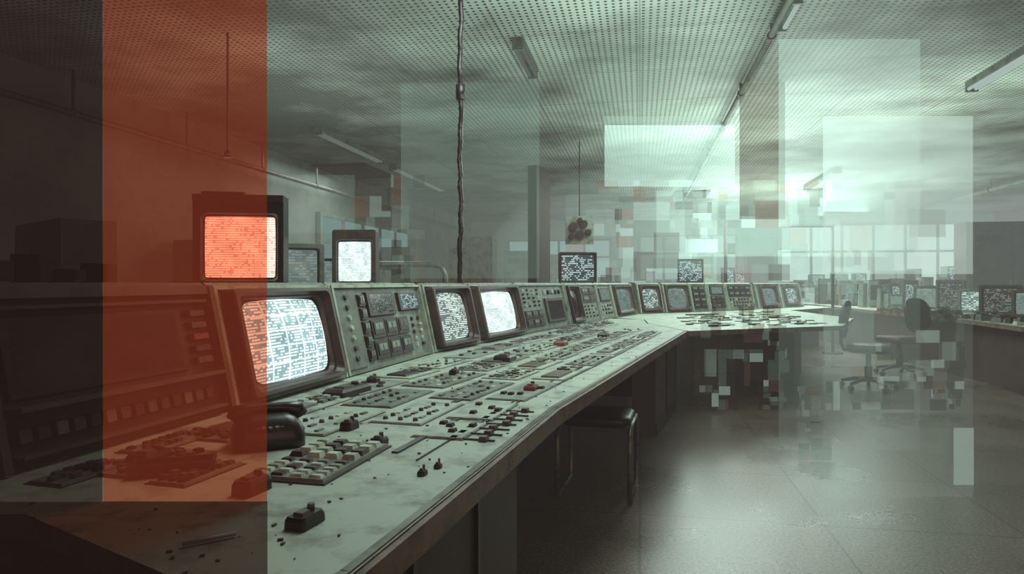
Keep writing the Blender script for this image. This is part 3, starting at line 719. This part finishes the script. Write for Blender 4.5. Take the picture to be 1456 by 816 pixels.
# ---------------------------------------------------------------- added glowing sheets standing in for flat overlay rectangles
def sheet(name,x0,x1,y,parts):
    mb=MB()
    for z0,z1,mat in parts: mb.quad([(x0,y,z0),(x1,y,z0),(x1,y,z1),(x0,y,z1)],mat)
    return mb.obj(name)
sheet('orange_overlay_sheet',-.841,-.504,1.404,[(DZ+.001,ZC-.001,G_ORANGE)])  # orange overlay rectangle as an added, self-glowing sheet
sheet('left_darkening_sheet',-1.42,-.842,1.404,[(DZ+.001,ZC-.001,G_DARKEN)])  # dark sheet added to imitate shade on the left
sheet('desk_darkening_sheet',-.95,-.308,.86,[(.001,.925,G_DARKEN)])  # added sheet that darkens the desk end
sheet('pale_overlay_sheet',1.745,2.586,3.83,[(.001,1.25,G_FAINT),(1.25,2.136,G_FROST)])  # added pale overlay, glow stronger in the upper half
sheet('pale_overlay_sheet',1.914,2.93,4.90,[(.001,1.45,G_FAINT),(1.45,2.95,G_PALEB)])
sheet('pale_overlay_strip',2.62,2.74,4.05,[(.001,.34,G_PALEB)])
sheet('hanging_overlay_sheet',-1.22,.30,7.5,[(1.25,ZC-.001,G_PALE2)])
sheet('hanging_overlay_sheet',1.22,2.94,9.0,[(2.47,ZC-.001,G_T[3])])
sheet('hanging_overlay_sheet',2.5,3.0,7.5,[(1.9,ZC-.001,G_T[6])])
sheet('hanging_overlay_sheet',2.2,6.0,10.4,[(1.35,2.6,G_T[0])])
def bsp(x0,x1,z0,z1,d,out,smin):
    w,h=x1-x0,z1-z0
    if d==0 or (w<smin and h<smin) or random.random()<.08: out.append((x0,x1,z0,z1)); return
    if w*random.uniform(.5,1.9)>h*1.1: c=x0+w*random.uniform(.2,.8); bsp(x0,c,z0,z1,d-1,out,smin); bsp(c,x1,z0,z1,d-1,out,smin)
    else: c=z0+h*random.uniform(.2,.8); bsp(x0,x1,z0,c,d-1,out,smin); bsp(x0,x1,c,z1,d-1,out,smin)
def mosaic(name,x0,x1,z0,z1,y,depth,keep,mats,smin=.1,jit=.0,cols=1):
    mb=MB()
    for c_ in range(cols):
        cells=[]; a0=x0+(x1-x0)*c_/cols; a1=x0+(x1-x0)*(c_+1)/cols; bsp(a0,a1,z0,z1,depth,cells,smin)
        for a,b,c,d in cells:
            if random.random()<keep:
                yy=y+random.uniform(-jit,jit); mb.quad([(a,yy,c),(b,yy,c),(b,yy,d),(a,yy,d)],random.choice(mats))
    return mb.obj(name)
Ta,Tb,Tc,Td,Te,Tf,Tg=G_T
mosaic('overlay_tile_sheet',1.0,8.1,.80,3.12,12.75,7,.88,[Ta,Ta,Tf,Tf,Tb,Td,Tb,Tc,Te],.12,.05,3)  # added tile overlays that paint haze into the background
mosaic('overlay_tile_sheet',2.6,8.0,1.0,3.15,16.6,5,.85,[Ta,Td,Tf,Tb],.4,.05)
mosaic('overlay_tile_sheet',-2.9,.0,1.2,2.5,8.2,6,.7,[Tf,Ta,Tc,Tf,Te,Ta],.12,.04,2)
mosaic('overlay_tile_sheet',1.75,4.2,.02,.98,6.35,7,.72,[Tf,Ta,Tf,Tb,Ta,Te,Tc,Td,Tc,Tc],.05,.04,3)  # both low tile sheets imitate bright floor reflections
mosaic('overlay_tile_sheet',1.3,3.0,.005,.50,4.62,7,.62,[Tf,Ta,Tf,Tb,Tc,Te,Tf,Tb],.05,.03,2)

# ---------------------------------------------------------------- self-glowing volumes that imitate haze in the room air
def haze(name,col,s):
    m,nt,out=newmat(name)
    e=N(nt,'ShaderNodeEmission'); e.inputs[0].default_value=col; e.inputs[1].default_value=s
    nt.links.new(e.outputs[0],out.inputs['Volume']); return m
mb=MB(); mb.box(RM,XL-.15,XR+.15,YB-.15,YF+.15,-.05,ZC+.05,haze('room_haze_glow',(.82,.76,.70,1),.004)); mb.obj('glowing_haze')  # glow stands in for haze and fills the room with light
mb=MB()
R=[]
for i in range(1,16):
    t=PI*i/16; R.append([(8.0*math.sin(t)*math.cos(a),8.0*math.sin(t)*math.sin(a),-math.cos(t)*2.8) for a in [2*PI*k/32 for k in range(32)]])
mb.loft(T(7.4,16.0,1.8),R,haze('bright_haze_glow',(.68,.90,.84,1),.015)); mb.obj('glowing_haze_bright')

# ---------------------------------------------------------------- lights
def area(name,x,y,z,sx,sy,e,col,rot=(0,0,0)):
    l=bpy.data.lights.new(name,'AREA'); l.shape='RECTANGLE'; l.size=sx; l.size_y=sy; l.energy=e; l.color=col
    o=bpy.data.objects.new(name,l); o.location=(x,y,z); o.rotation_euler=rot; COL.objects.link(o); return o
TEAL=(.80,1,.92)
area('ceiling_light_desk',.1,3.6,3.3,1.0,2.6,78,TEAL)
area('ceiling_light_mid',2.2,8.5,3.28,2.4,3,115,TEAL)
area('ceiling_light_far',5.0,13,3.28,4,3,340,TEAL)
area('ceiling_light_left',-2.5,12,3.28,2,3,75,TEAL)
area('ceiling_fill_a',4.2,9.5,1.6,3,4,165,TEAL,(PI,0,0))  # unseen upward fill lamps, added to brighten the ceiling
area('ceiling_fill_b',0.9,4.4,1.6,2.2,3,62,TEAL,(PI,0,0))
area('ceiling_fill_c',6.5,16,1.6,4,4,260,TEAL,(PI,0,0))
area('ceiling_fill_d',-2.2,7.8,1.8,2,3,28,TEAL,(PI,0,0))
area('rear_fill',1.5,-2.8,2.0,5,2.4,42,(1,.60,.48),(PI/2,0,0))
w=bpy.data.worlds.new('world'); sc.world=w; w.use_nodes=True
w.node_tree.nodes['Background'].inputs[0].default_value=(.30,.2,.18,1); w.node_tree.nodes['Background'].inputs[1].default_value=.25
